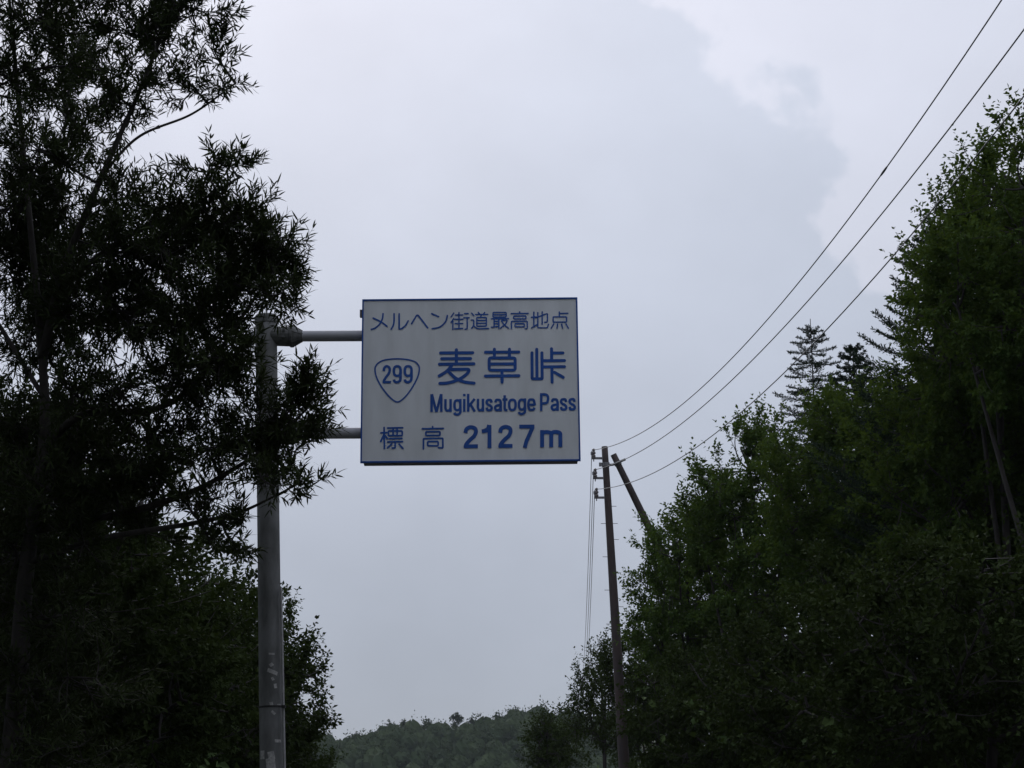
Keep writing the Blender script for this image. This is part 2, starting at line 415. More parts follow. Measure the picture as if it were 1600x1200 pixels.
glyphs('lettering', 575, 480, 10.0, 2.6, [
    (c, (235, 102), (225, 180), (185, 260), (120, 322), (52, 348)), (c, (82, 170), (200, 228), (298, 298)),
    (c, (408, 104), (408, 200), (396, 280), (362, 345)), (l, (487, 104), (487, 345), (530, 335), (590, 285), (628, 214)),
    (l, (682, 258), (762, 125), (785, 128), (932, 322)),
    (l, (995, 102), (1102, 148)), (c, (1240, 132), (1210, 230), (1125, 308), (1003, 338))], 'blue katakana character at the start of the top line', (2, 2, 1, 2))
glyphs('lettering', 575, 480, 10.0, 2.15, [
    (l, (1340, 92), (1300, 150)), (l, (1338, 178), (1298, 240)), (l, (1326, 215), (1326, 348)),
    (l, (1365, 122), (1480, 122)), (l, (1422, 85), (1422, 190)), (l, (1355, 190), (1485, 190)), (l, (1362, 256), (1480, 256)), (l, (1422, 205), (1422, 335)), (l, (1352, 340), (1482, 332)),
    (l, (1508, 100), (1565, 100)), (l, (1498, 165), (1580, 165)), (l, (1550, 165), (1550, 342), (1515, 345))])
glyphs('lettering', 730, 480, 9.697, 2.15, [
    (l, (68, 92), (100, 128)), (l, (62, 195), (100, 195), (100, 280), (66, 322)), (c, (100, 285), (165, 326), (325, 324)),
    (l, (168, 80), (187, 104)), (l, (265, 80), (246, 104)), (l, (130, 112), (313, 110)), (l, (214, 116), (206, 146)),
    (b, (146, 155, 290, 287)), (l, (150, 200), (287, 200)), (l, (150, 243), (287, 243)),
    (b, (392, 80, 590, 150)), (l, (395, 115), (588, 115)), (l, (367, 176), (628, 173)), (l, (408, 178), (408, 295)), (l, (480, 178), (480, 323)),
    (l, (410, 214), (478, 214)), (l, (410, 252), (478, 251)), (l, (366, 306), (480, 290)),
    (c, (522, 202), (602, 202), (575, 258), (502, 320)), (c, (524, 212), (562, 270), (628, 318)),
    (l, (795, 72), (795, 95)), (l, (667, 98), (925, 95)), (b, (706, 134, 890, 178)), (l, (670, 328), (670, 216), (910, 212), (910, 324), (878, 326)), (b, (726, 250, 866, 298)),
    (l, (975, 153), (1050, 148)), (l, (1010, 76), (1010, 300)), (l, (976, 314), (1058, 266)),
    (l, (1070, 82), (1070, 312), (1215, 312), (1230, 258)), (l, (1136, 72), (1136, 258)), (l, (1036, 160), (1215, 96), (1215, 224), (1172, 230)),
    (l, (1396, 72), (1396, 142)), (l, (1400, 95), (1525, 92)), (b, (1302, 146, 1505, 226)),
    (l, (1312, 252), (1272, 318)), (l, (1370, 256), (1360, 318)), (l, (1430, 256), (1445, 318)), (l, (1496, 252), (1533, 318))], 'blue character in the right half of the top line', (10, 10, 5, 6, 7))
glyphs('lettering', 675, 535, 7.2727, 5.0, [
    (l, (277, 84), (277, 240)), (l, (98, 120), (462, 118)), (l, (112, 186), (438, 184)), (l, (85, 248), (476, 243)),
    (c, (222, 268), (165, 330), (82, 382)), (c, (222, 308), (330, 306), (418, 310), (388, 366), (290, 428), (180, 460), (90, 466)), (c, (196, 340), (270, 408), (365, 448), (478, 464))],
    'large blue first character of the pass name')
glyphs('lettering', 675, 535, 7.2727, 4.8, [
    (l, (608, 112), (986, 110)), (l, (709, 78), (709, 160)), (l, (880, 78), (880, 160)), (b, (650, 177, 945, 316)), (l, (670, 246), (925, 244)),
    (l, (606, 383), (988, 379)), (l, (796, 330), (796, 452))], 'large blue middle character of the pass name')
glyphs('lettering', 675, 535, 7.2727, 4.8, [
    (l, (1136, 118), (1138, 414), (1252, 414), (1249, 118)), (l, (1190, 78), (1193, 405)),
    (l, (1358, 72), (1360, 205)), (l, (1372, 120), (1488, 120)), (l, (1265, 208), (1506, 206)), (l, (1270, 278), (1506, 276)), (l, (1362, 285), (1365, 452)), (l, (1392, 340), (1492, 398))],
    'large blue last character of the pass name')
glyphs('lettering', 585, 660, 12.308, 2.75, [
    (l, (187, 98), (193, 505)), (l, (126, 202), (244, 196)), (l, (186, 232), (122, 366)), (l, (208, 252), (250, 312)),
    (l, (255, 110), (545, 103)), (b, (270, 165, 535, 255)), (l, (360, 118), (360, 250)), (l, (437, 118), (437, 250)),
    (l, (285, 312), (528, 309)), (l, (255, 375), (542, 370)), (l, (400, 385), (400, 492), (342, 492)), (l, (333, 416), (254, 488)), (l, (477, 420), (548, 500)),
    (l, (1120, 84), (1120, 118)), (l, (922, 125), (1325, 116)), (b, (990, 180, 1262, 252)), (l, (943, 508), (943, 312), (1316, 306), (1316, 492), (1232, 486)), (b, (1025, 368, 1226, 450))],
    'blue character of the word elevation on the bottom line', (13, 5))
mb = MB()
sh = smooth_line([sg(575 + x / 12.633, 545 + y / 12.633) for x, y in [(580, 198), (740, 208), (905, 245), (985, 310), (1014, 395), (985, 545), (900, 720), (790, 885), (680, 1000), (585, 1050), (490, 1008), (380, 900), (260, 740), (172, 570), (138, 420), (160, 330), (230, 262), (330, 222), (450, 204), (580, 198)]], 5)[:-1]
stroke(mb, sh, 2.4 * PXM, True)
pn(mb, 'route_shield', M['blue'])['label'] = 'blue outlined rounded triangle of the route number'
def type_strokes(ch, X0, X1, T, B, s, xh=None, desc=None):
    """centre lines of a grotesque letter between X0..X1, top T, baseline B, stem s; (kind, points)"""
    l, r, m = X0 + s / 2, X1 - s / 2, (X0 + X1) / 2; w = X1 - X0; h = B - T
    xh = xh if xh is not None else T; t, bb, xt = T + s / 2, B - s / 2, xh + s / 2; q = B - xh; mid = (xt + bb) / 2
    def ell(x0, x1, y0, y1, k=24):
        cx, cy, a, b_ = (x0 + x1) / 2, (y0 + y1) / 2, (x1 - x0) / 2, (y1 - y0) / 2; e = 0.78
        sgp = lambda v: math.copysign(abs(v) ** e, v)
        return [(cx + a * sgp(math.cos(i * 6.2832 / k)), cy + b_ * sgp(math.sin(i * 6.2832 / k))) for i in range(k)]
    if ch == 'M': return [('f', [(l, B), (l, T)]), ('f', [(r, B), (r, T)]), ('f', [(l + s * .1, T), (m, B)]), ('f', [(r - s * .1, T), (m, B)])]
    if ch == 'u': return [('s', [(l, xh), (l, xh + q * .4), (l, B - q * .30), (l + w * .14, bb - s * .15), (m - w * .02, bb), (r - w * .12, bb - s * .3), (r, B - q * .34)]), ('f', [(r, xh), (r, B)])]
    if ch == 'g': return [('o', ell(l, r, xt, bb - s * .15)), ('s', [(r, xh), (r, xh + q * .5), (r, B + (desc - B) * .05), (r - w * .16, desc - s * .75), (m - w * .05, desc - s / 2), (l + w * .06, desc - s * .8), (l, desc - s * 1.35)])]
    if ch == 'i': return [('f', [(m, xh), (m, B)]), ('f', [(m, T), (m, T + s * .95)])]
    if ch == 'k': return [('f', [(l, T), (l, B)]), ('f', [(r - s * .05, xh), (l, B - q * .36)]), ('f', [(l + w * .28, xh + q * .46), (r, B)])]
    if ch == 's': return [('s', [(r - s * .05, xh + q * .31), (r - w * .12, xt + s * .12), (m, xt), (l + w * .08, xt + s * .25), (l + w * .02, xh + q * .33), (m - w * .08, mid - s * .1), (m + w * .12, mid + s * .15), (r, B - q * .30), (r - w * .10, bb - s * .15), (m, bb), (l + w * .10, bb - s * .12), (l + s * .02, B - q * .31)])]
    if ch == 'a': return [('s', [(l + s * .1, xh + q * .30), (l + w * .13, xt + s * .1), (m, xt), (r - w * .10, xt + s * .2), (r, xh + q * .36), (r, B - q * .3), (r + s * .05, B)]), ('s', [(r, mid + s * .0), (m, mid + s * .15), (l + w * .08, mid + s * .5), (l, B - q * .27), (l + w * .13, bb - s * .05), (m - w * .02, bb), (r - w * .10, bb - s * .4), (r, B - q * .36)])]
    if ch == 't': return [('s', [(m - w * .05, T + h * .10), (m - w * .05, xh + q * .4), (m - w * .05, B - q * .25), (m + w * .08, bb), (X1, bb + s * .05)]), ('f', [(X0, xh + s * .42), (X1, xh + s * .42)])]
    if ch == 'o': return [('o', ell(l, r, xt, bb))]
    if ch == 'e': return [('f', [(l, mid + s * .05), (r, mid + s * .05)]), ('s', [(r, mid + s * .3), (r, mid - s * .4), (r - w * .12, xt + s * .25), (m, xt), (l + w * .10, xt + s * .3), (l, mid), (l + w * .10, bb - s * .3), (m, bb), (r - w * .12, bb - s * .15), (r - s * .05, B - q * .27)])]
    if ch == 'P': return [('f', [(l, B), (l, T)]), ('s', [(l, t), (m, t), (r - w * .10, t + h * .06), (r, T + h * .29), (r - w * .10, T + h * .52), (m, T + h * .57), (l, T + h * .57)])]
    if ch == '2': return [('s', [(l, T + h * .34), (l + w * .07, T + h * .17), (m, t), (r - w * .06, T + h * .15), (r, T + h * .30), (r - w * .13, T + h * .48), (m - w * .05, T + h * .64), (l + w * .05, B - h * .17), (l, B - s * .2)]), ('f', [(X0 + s * .1, bb), (X1, bb)])]
    if ch == '9': return [('o', ell(l, r, t, T + h * .66 - s / 2)), ('s', [(r, T + h * .30), (r, T + h * .50), (r - w * .05, B - h * .18), (m, bb), (l + w * .08, bb - s * .3), (l + s * .05, B - h * .22)])]
    if ch == '1': return [('f', [(r, B), (r, T)]), ('f', [(X0, T + h * .27), (r - s * .3, T + h * .24)]), ('s', [(X0 + w * .2, T + h * .26), (r - s * .45, T + h * .17), (r - s * .1, T)])]
    if ch == '7': return [('f', [(X0, t), (X1, t)]), ('s', [(r + s * .05, t + s * .2), (m + w * .16, T + h * .45), (m - w * .02, T + h * .72), (X0 + w * .36, B)])]
    if ch == 'm': return [('f', [(l, xh), (l, B)])] + [('s', [(a, B - q * .45), (a + s * .12, xt + s * .35), (a + w * .20, xt), (c_ - s * .12, xt + s * .3), (c_, xh + q * .42), (c_, B)]) for a, c_ in ((l, m), (m, r))]
def text(chars, ox, oy, sc_, T, B, s, xh=None, desc=None, slope=0.0, label=None):
    for ch, X0, X1 in chars:
        mb = MB()
        for kind, pts in type_strokes(ch, X0, X1, T, B, s, xh, desc):
            Pp = np.array([sg(ox + x / sc_, oy + (y + slope * x) / sc_) for x, y in pts])
            if kind == 's': Pp = smooth_line(Pp, 5)
            stroke(mb, Pp, s / sc_ * PXM, kind == 'o', flat=True)
        o = pn(mb, 'lettering', M['blue'])
        if label: o['label'] = label
text([('2', 285, 455), ('9', 485, 670), ('9', 700, 886)], 575, 545, 12.633, 318, 685, 52, label='blue route number digit inside the shield')
text([('2', 76, 260), ('1', 310, 434), ('2', 521, 704), ('7', 790, 985)], 715, 655, 8.205, 78, 374, 50, slope=-0.009, label='blue digit of the elevation figure on the bottom line')
text([('m', 1058, 1342)], 715, 655, 8.205, 72, 371, 50, xh=150, slope=-0.009, label='blue letter m after the elevation figure')
text([('M', 482, 572), ('u', 584, 640), ('g', 650, 712), ('i', 722, 741), ('k', 751, 818), ('u', 823, 878), ('s', 886, 943), ('a', 949, 1009), ('t', 1012, 1049), ('o', 1052, 1118), ('g', 1124, 1187), ('e', 1193, 1258)],
     570, 590, 4.706, 127, 258, 18.5, xh=164, desc=288, slope=-0.0095, label='blue letter of the Latin name of the pass')
text([('P', 1288, 1357), ('a', 1365, 1427), ('s', 1433, 1491), ('s', 1496, 1553)], 570, 590, 4.706, 127, 258, 18.5, xh=164, desc=288, slope=-0.0095, label='blue letter of the word after the Latin name')

# weathering and fittings on the pole
def on_face(px, py):                                          # point on the pole's near surface
    h = pole_top[2] - at(px, py, SY)[2]; ax = on_pole(h * 1.0)
    dx = np.clip((at(px, py, SY + 0.03)[0] - ax[0]) / PR, -0.98, 0.98)
    return ax, math.asin(dx)
def patch(px, py, w, h, tilt, mat, name='sticker'):
    """scrap of paper bent round the pole"""
    ax, th = on_face(px, py); mb = MB(); nu, nv = 6, 3; V = []
    for j in range(nv):
        for i in range(nu):
            u, v = (i / (nu - 1) - .5) * w, (j / (nv - 1) - .5) * h
            uu, vv = u * math.cos(tilt) - v * math.sin(tilt), u * math.sin(tilt) + v * math.cos(tilt)
            a = th + uu / PR
            V.append(ax + np.array((math.sin(a) * (PR + 0.0025), -math.cos(a) * (PR + 0.0025), 0)) - pd * vv)
    i = np.arange(nu * nv).reshape(nv, nu)
    mb.add(V, np.stack([i[:-1, :-1], i[:-1, 1:], i[1:, 1:], i[1:, :-1]], -1).reshape(-1, 4))
    sgn(mb, name, mat)
PM = SY / FPX
for a_ in ((424.5, 1021, 9, 3, 0.0), (426, 1049, 17, 6, -0.35), (424, 1038, 6, 5, 0.6), (430, 1071, 5, 7, 0.2), (426, 1060, 4, 5, 0.5), (424, 1099, 5, 5, 0.2), (435, 1100, 7, 2.5, 0.1), (427, 1113, 7, 4, -0.7),
           (434, 1157, 12, 4.5, 0.02), (409.5, 1179, 9, 13, 0.0), (424, 1180, 10, 12, 0.2), (423, 1193, 14, 16, 0.1)):
    patch(a_[0], a_[1], a_[2] * PM, a_[3] * PM, a_[4], M['sticker'])
for a_ in ((407, 576, 20, 22, 0.1), (406, 508, 14, 20, 0.25), (408, 545, 16, 26, -0.1), (412, 590, 14, 14, 0.3)):
    patch(a_[0], a_[1], a_[2] * PM, a_[3] * PM, a_[4], M['moss'], 'lichen_patch')
ax, th = on_face(420, 1103)
sgn(MB().tube([ax + pd * 0.008, ax - pd * 0.008], [PR + 0.004, PR + 0.004], 28, cap=False), 'band', M['black'])
c0 = at(439.2, 918, SY + 0.07); c1 = at(444.6, 1200, SY + 0.07); cdn = (c1 - c0) / (c0[2] - c1[2])
sgn(MB().tube([c0, c0 + cdn * 0.02, c0 + cdn * (c0[2] - 0.35)], [0.006, 0.0105, 0.0105], 10), 'conduit', M['conduit'])
q = at(443.5, 1104, SY + 0.05)
sgn(MB().box(q, (0.03, 0.06, 0.022)), 'conduit_clip', M['black'])

# ---------------------------------------------------------------- utility pole, brace, brackets, wires
UY = 48.0
up_top = at(944.7, 698, UY); up_low = at(975.5, 1200, UY)
ud = (up_low - up_top) / (up_top[2] - up_low[2])
u_base = up_top + ud * (up_top[2] - float(ground_z(up_top[0] + 1, UY)) + 0.4)
upole = empty('utility_pole', u_base, 'brown utility pole with step pegs and a leaning brace beside the sign', 'utility pole')
LEN = up_top[2] - u_base[2]
def upt(h): return up_top + ud * h
hs_ = np.linspace(LEN, 0, 30)
def ub(mb, name, mat, parent=upole, **kw): return mb.build(name, mat, parent, off=u_base, **kw)
o = ub(MB().tube([upt(h) for h in hs_], 0.086 + 0.0072 * hs_, 20), 'pole', M['rust'])
for p_ in o.data.polygons: p_.use_smooth = len(p_.vertices) == 4
def rad(h): return 0.086 + 0.0072 * h
# brace
b0 = at(958.3, 710, UY); b1 = at(1013, 822, UY + 0.2); bdir = (b1 - b0); b_end = b0 + bdir * 4.6
bp = [b0 + (b_end - b0) * t for t in np.linspace(0, 1, 14)][::-1]
o = ub(MB().tube(bp, np.linspace(0.15, 0.086, 14), 18), 'brace', M['rust'])
for p_ in o.data.polygons: p_.use_smooth = len(p_.vertices) == 4
# clamp between pole and brace
hb = up_top[2] - at(945, 726, UY)[2]; pc = upt(hb)
cl = MB().tube([pc + ud * 0.05, pc - ud * 0.05], [rad(hb) + 0.022] * 2, 18)
ub(cl, 'clamp', M['iron'])
ub(MB().box(pc + np.array((-0.15, -0.02, 0)), (0.07, 0.07, 0.10)), 'clamp_bolt', M['iron'])
bq = b0 + bdir * 0.13
bl_ = pc + np.array((rad(hb) + 0.01, 0, -0.01)); br_ = bq + np.array((0.20, 0, 0.10))
ub(MB().tube([bl_, bl_ + np.array((0.10, -0.05, 0)), bq + np.array((-0.02, -0.13, 0.0)), br_ + np.array((0, -0.10, 0))], [0.035] * 4, 8), 'tie_bar', M['iron'])
bn = bdir / np.linalg.norm(bdir)
ub(MB().tube([bq - bn * 0.04, bq + bn * 0.04], [0.105, 0.105], 18), 'clamp', M['iron'])
# brackets and insulators
ins = []
for (xi, yi) in ((926.5, 716), (929, 747), (931, 777.5)):
    h = up_top[2] - at(945, yi, UY)[2]; a = upt(h); e = at(xi, yi, UY - 0.05)
    br = ub(MB().box((a + e) / 2 + np.array((0.0, 0, 0)), (abs(a[0] - e[0]) + 0.06, 0.06, 0.055)), 'bracket', M['iron'])
    prof = [(-0.09, 0.015), (-0.02, 0.015), (0.0, 0.03), (0.03, 0.03), (0.04, 0.055), (0.085, 0.052), (0.095, 0.032), (0.115, 0.034), (0.125, 0.058), (0.175, 0.052), (0.19, 0.034), (0.215, 0.034), (0.225, 0.048), (0.255, 0.040), (0.27, 0.02)]
    it = ub(MB().tube([e + np.array((0.02, 0, z)) for z, _ in prof], [r for _, r in prof], 14), 'insulator', M['porcelain'])
    sh_ = MB().tube([e + np.array((-0.035, -0.01, 0.09)), e + np.array((-0.035, -0.01, 0.17))], [0.03, 0.03], 8)
    sh_.build('shackle', M['iron'], it, off=u_base)
    ins.append(e + np.array((0.02, 0, 0.235)))
# step pegs
for (px, py, s) in ((956, 791, 1), (948, 818, -1), (956, 818, 1), (958.5, 843, 1), (952, 870, -1), (962, 895, 1), (955, 922, -1), (966, 948, 1), (959, 975, -1)):
    h = up_top[2] - at(px, py, UY)[2]; a = upt(h); r = rad(h) - 0.01
    p0 = a + np.array((s * r, 0, 0)); p1 = a + np.array((s * (r + 0.135), 0, 0)); p2 = p1 + np.array((0, 0, 0.02))
    ub(MB().tube([p0, p1, p2], [0.008] * 3, 6), 'step_peg', M['iron'])

def wire_path(y0, p, m, A, B, y1, n=60):
    """catenary (parabola) from p along x slope m, through the sightings A and B"""
    pts = []
    for (px, py) in (A, B):
        r = at(px, py, 1.0); rx = r[0]; rz = r[2] - CAM_H
        y = (p[0] - m * p[1]) / (rx - m); pts.append((y, CAM_H + rz * y))
    co = np.polyfit([p[1], pts[0][0], pts[1][0]], [p[2], pts[0][1], pts[1][1]], 2)
    y = np.linspace(p[1], y1, n)
    return np.stack([p[0] + m * (y - p[1]), y, np.polyval(co, y)], 1)
ends = []
def wire(P, r, label, group):
    base = P[0].copy()
    o = MB().tube(P, np.full(len(P), r), 6).build('wire', M['wire'], None, off=base, smooth=True)
    o.location = base
    return tag(o, label, 'wire', group)
EY = 2.0
for p, A, B, lab in zip(ins, ((1390, 255), (1490, 192), (1392, 404)), ((1565, 0), (1600, 46), (1600, 150)),
        ('uppermost of three black power wires rising to the upper right', 'middle of three black power wires rising to the upper right', 'lowest of three black power wires rising to the upper right across the trees')):
    P = wire_path(UY, p, -0.105, A, B, EY)
    o = wire(P, 0.0095, lab, 'power wires to the upper right'); ends.append(P[-1])
    if lab.startswith('upper'):
        k = int(np.argmin(np.abs(P[:, 1] - 22.6)))
        i_ = [j for j in range(len(P)) if True]
        d_ = [abs((at(1391, 252, P[j][1]) - P[j])[2]) + abs((at(1391, 252, P[j][1]) - P[j])[0]) for j in range(len(P))]
        k = int(np.argmin(d_)); t_ = P[k + 1] - P[k]; t_ /= np.linalg.norm(t_)
        MB().tube([P[k] - t_ * s for s in (-0.14, -0.10, 0, 0.10, 0.14)], [0.010, 0.014, 0.016, 0.014, 0.010], 8).build('splice_sleeve', M['black'], o, off=P[0])
# wires on down the road beyond the pole
for p, q, lab in zip(ins, ((911, 1062), (913.5, 1064), (916, 1066)),
        ('leftmost of three thin wires dropping behind the utility pole', 'middle of three thin wires dropping behind the utility pole', 'rightmost of three thin wires dropping behind the utility pole')):
    e = at(*q, 118.0); t = np.linspace(0, 1, 40)[:, None]
    P = p + np.array((-0.05, 0, -0.03)) + (e - p) * t; P[:, 2] -= 4 * 1.1 * (t * (1 - t))[:, 0]
    wire(P, 0.0095, lab, 'wires beyond the utility pole')

# ---------------------------------------------------------------- trees
def leaves(P, D, Nn, L, Wd, seg=2, curl=0.0):
    """leaf blades: base P, direction D, normal Nn, length L, width Wd"""
    S = np.cross(D, Nn); S /= np.linalg.norm(S, axis=1, keepdims=True) + 1e-9
    U = np.cross(S, D)
    n = len(P); L = L[:, None]; Wd = Wd[:, None]
    if seg == 2:
        V = np.stack([P, P + D * L * 0.45 + S * Wd / 2 + U * Wd * 0.12, P + D * L - U * L * curl, P + D * L * 0.45 - S * Wd / 2 + U * Wd * 0.12], 1)
        i = (np.arange(n) * 4)[:, None]
        F = np.concatenate([i + np.array([[0, 1, 2]]), i + np.array([[0, 2, 3]])])
    else:
        V = np.stack([P, P + D * L * .28 + S * Wd / 2 + U * L * curl * .3, P + D * L * .28 - S * Wd / 2 + U * L * curl * .3,
                      P + D * L * .65 + S * Wd * .42 + U * L * curl * .2, P + D * L * .65 - S * Wd * .42 + U * L * curl * .2, P + D * L - U * L * curl * .4], 1)
        i = (np.arange(n) * 6)[:, None]
        F = np.concatenate([i + np.array([[0, 2, 1]]), i + np.array([[1, 2, 4]]), i + np.array([[1, 4, 3]]), i + np.array([[3, 4, 5]])])
    return V.reshape(-1, 3), F
def unit(v): return v / (np.linalg.norm(v, axis=-1, keepdims=True) + 1e-9)
def rnd_unit(rng, n): return unit(rng.normal(size=(n, 3)))

def foliage(rng, limbs, clumps, nb, ntw, nl, twig_len, leaf_len, leaf_w, seg, up=0.3, angle=0.75, twig_r=0.003, sub_r=0.008, curl=0.15, droop=0.0, sub_S=6, dens=None):
    """clumps (centre, radii): sub-branches from the nearest limb point, twigs on them, leaves along the twigs"""
    LP = np.concatenate(limbs)
    TV, TF, lv, lf = [], [], [], []; tn = ln = 0
    def tadd(V, F):
        nonlocal tn
        TV.append(V); TF.append(F + tn); tn += len(V)
    for ci, (c, r) in enumerate(clumps):
        c = np.asarray(c, float); r = np.broadcast_to(np.asarray(r, float), (3,)); k = 1.0 if dens is None else dens[ci]
        d = np.linalg.norm((LP - c) * np.array((1, 1, 1.15)) + np.array((0, 0, 0.25 * r[2])), axis=1); a = LP[int(np.argmin(d))]
        # one limb into the clump
        mid = (a + c) / 2 + rng.normal(size=3) * 0.12 * np.linalg.norm(c - a) + np.array((0, 0, -0.08 * np.linalg.norm(c - a)))
        lp = bez(a[None], mid[None], c[None], 8)
        tadd(*tubes(lp, np.linspace(sub_r * 2.0, sub_r, 8)[None], 5))
        n1 = max(2, int(nb * k))
        e = c + rnd_unit(rng, n1) * (rng.uniform(0.45, 1.0, (n1, 1)) ** 0.6) * r
        s = lp[0][rng.integers(3, 8, n1)]
        m = (s + e) / 2 + np.array((0, 0, -1)) * np.linalg.norm(e - s, axis=1)[:, None] * 0.10 + rng.normal(size=(n1, 3)) * 0.08 * r.mean()
        sb = bez(s, m, e, sub_S)
        tadd(*tubes(sb, np.linspace(sub_r, sub_r * 0.45, sub_S)[None].repeat(n1, 0), 3))
        T = max(3, int(ntw * k)); bi = rng.integers(0, n1, T); ti = rng.integers(1, sub_S, T)
        s = sb[bi, ti]; dr = unit(sb[bi, ti] - sb[bi, ti - 1])
        out = unit((s - c) / r + 1e-3)
        dv = unit(dr * 0.7 + out * 0.6 + rng.normal(size=(T, 3)) * 0.45 + np.array((0, 0, up)))
        tl = twig_len * rng.uniform(0.55, 1.25, (T, 1))
        e = s + dv * tl; m = s + dv * tl * 0.5 + np.array((0, 0, -0.10 - droop)) * tl
        tw = bez(s, m, e, 4)
        if twig_r: tadd(*tubes(tw, np.linspace(twig_r, twig_r * 0.5, 4)[None].repeat(T, 0), 3))
        t = np.concatenate([np.linspace(0.12, 1, nl - 1), [1.0]])[None, :, None]
        t = np.clip(t + rng.normal(size=(T, nl, 1)) * 0.03, 0.05, 1)
        P = (1 - t) ** 2 * s[:, None] + 2 * t * (1 - t) * m[:, None] + t * t * e[:, None]
        tg = unit((1 - t) * (m - s)[:, None] + t * (e - m)[:, None])
        az = (np.arange(nl) * 2.4)[None, :, None] + rng.uniform(0, 6.28, (T, 1, 1)) + rng.normal(size=(T, nl, 1)) * 0.3
        rf = unit(np.cross(tg, rnd_unit(rng, T)[:, None])); b2 = np.cross(tg, rf)
        ang = angle * rng.uniform(0.6, 1.35, (T, nl, 1)); ang[:, -1] *= 0.25
        D = tg * np.cos(ang) + (rf * np.cos(az) + b2 * np.sin(az)) * np.sin(ang) + np.array((0, 0, -droop))
        D = unit(D).reshape(-1, 3); P = P.reshape(-1, 3); Nn = unit(np.array((0, 0, 1.0)) + rng.normal(size=D.shape) * 0.55)
        L = leaf_len * rng.uniform(0.6, 1.2, len(P)); Wd = leaf_w * rng.uniform(0.75, 1.15, len(P))
        V, F = leaves(P, D, Nn, L, Wd, seg, curl); lv.append(V); lf.append(F + ln); ln += len(V)
    return (np.concatenate(TV), np.concatenate(TF)), (np.concatenate(lv), np.concatenate(lf))

tri_count = [0]
def make_tree(name, label, cat, base, limb_paths, limb_radii, clumps, rng, leafmat, group=None, **kw):
    t = empty(name, base, label, cat, group)
    mb = MB()
    for P, rr in zip(limb_paths, limb_radii): mb.tube(P, rr, 9)
    mb.build('trunk', M['bark'], t, off=base, smooth=True)
    (bv, bf), (lv, lf) = foliage(rng, limb_paths, clumps, **kw)
    put('branches', mesh('branches', bv - base, bf), M['twig'], t)['kind'] = 'stuff'
    put('crown', mesh('crown', lv - base, lf), leafmat, t)['kind'] = 'stuff'
    tri_count[0] += len(bf) * 2 + len(lf)
    return t
def line3(pts, S=14):
    return smooth_line(np.array(pts), S)

# the narrow-leaved tree in front of the sign pole
rng = np.random.default_rng(11)
WY = 12.7
def wp(x, y, dy=0.0): return at(x, y, WY + dy)
tb = wp(20, 1240); tb = np.array((tb[0] - 0.15, WY + 0.3, float(ground_z(tb[0] - 0.15, WY + 0.3)) - 0.1))
mains = [
    line3([tb, wp(25, 1100, .25), wp(40, 900, .2), wp(68, 700, .1), wp(66, 560, 0), wp(45, 330, 0), wp(20, 60, .1), wp(0, -160, .2)]),
    line3([wp(66, 560), wp(100, 420, -.2), wp(168, 255, -.35), wp(228, 118, -.4), wp(292, -55, -.4)]),
    line3([wp(68, 700, .1), wp(130, 648, -.1), wp(240, 640, -.3), wp(310, 592, -.4), wp(385, 485, -.4), wp(425, 425, -.4)]),
    line3([wp(48, 830, .2), wp(200, 800, -.1), wp(290, 772, -.3), wp(350, 742, -.4), wp(430, 690, -.4), wp(478, 640, -.4)]),
    line3([wp(42, 880, .2), wp(160, 842, -.1), wp(300, 818, -.3), wp(375, 800, -.35), wp(430, 775, -.35)]),
    line3([wp(150, 285, -.33), wp(215, 215, -.3), wp(300, 178, -.2), wp(368, 130, -.1)]),
    line3([wp(90, 450, -.15), wp(190, 375, -.5), wp(310, 315, -.6), wp(378, 275, -.6)]),
    line3([wp(68, 620), wp(-20, 480, .3), wp(-130, 330, .6), wp(-200, 160, .8)]),
    line3([wp(66, 590), wp(60, 470, .6), wp(90, 300, 1.1), wp(110, 120, 1.4)]),
]
mrad = [np.interp(np.linspace(0, 1, len(mains[0])), (0, 0.55, 1), (0.09, 0.032, 0.007))] + [np.linspace(r0, 0.007, len(m)) for r0, m in zip((.036, .034, .032, .028, .012, .024, .02, .022), mains[1:])]
wc = [(335, 80, 42), (285, 30, 60), (240, 60, 55), (185, 40, 70), (125, 60, 80), (60, 30, 95), (10, 120, 95), (95, 150, 80), (175, 140, 60), (240, 130, 48), (300, 130, 38), (350, 130, 26), (320, 20, 40), (270, -50, 70), (150, -60, 90), (40, -70, 100),
      (60, 235, 85), (140, 215, 50), (20, 310, 90), (110, 300, 60), (190, 190, 34),
      (312, 262, 26), (362, 262, 32), (200, 310, 55), (265, 320, 55), (325, 335, 58), (375, 340, 48), (425, 350, 42), (452, 378, 30), (395, 400, 60), (448, 430, 34), (440, 458, 28), (458, 480, 22), (340, 420, 75), (260, 400, 75), (180, 400, 75), (95, 400, 85), (15, 420, 90),
      (120, 480, 80), (210, 490, 80), (300, 490, 80), (355, 490, 45), (50, 530, 70), (350, 560, 60), (270, 580, 62), (380, 580, 42), (458, 592, 34), (485, 620, 34), (440, 640, 52), (470, 660, 40), (390, 650, 55), (330, 640, 50), (180, 600, 55), (110, 600, 55),
      (40, 660, 90), (140, 690, 75), (230, 690, 65), (310, 690, 50), (380, 710, 45), (440, 715, 50), (470, 745, 34), (420, 755, 34), (250, 750, 45), (180, 760, 60), (80, 760, 90), (350, 775, 24), (300, 800, 22), (385, 815, 20), (330, 845, 24), (365, 850, 16), (15, 850, 90), (130, 850, 60), (230, 830, 40),
      (30, 940, 90), (130, 950, 80), (40, 1040, 95), (150, 1060, 80), (30, 1150, 95), (120, 1160, 80), (-90, 100, 90), (-100, 300, 90), (-110, 500, 90), (-90, 700, 90), (-200, 200, 90), (-210, 420, 90), (60, -190, 90), (220, -160, 80)]
wcl, wd = [], []
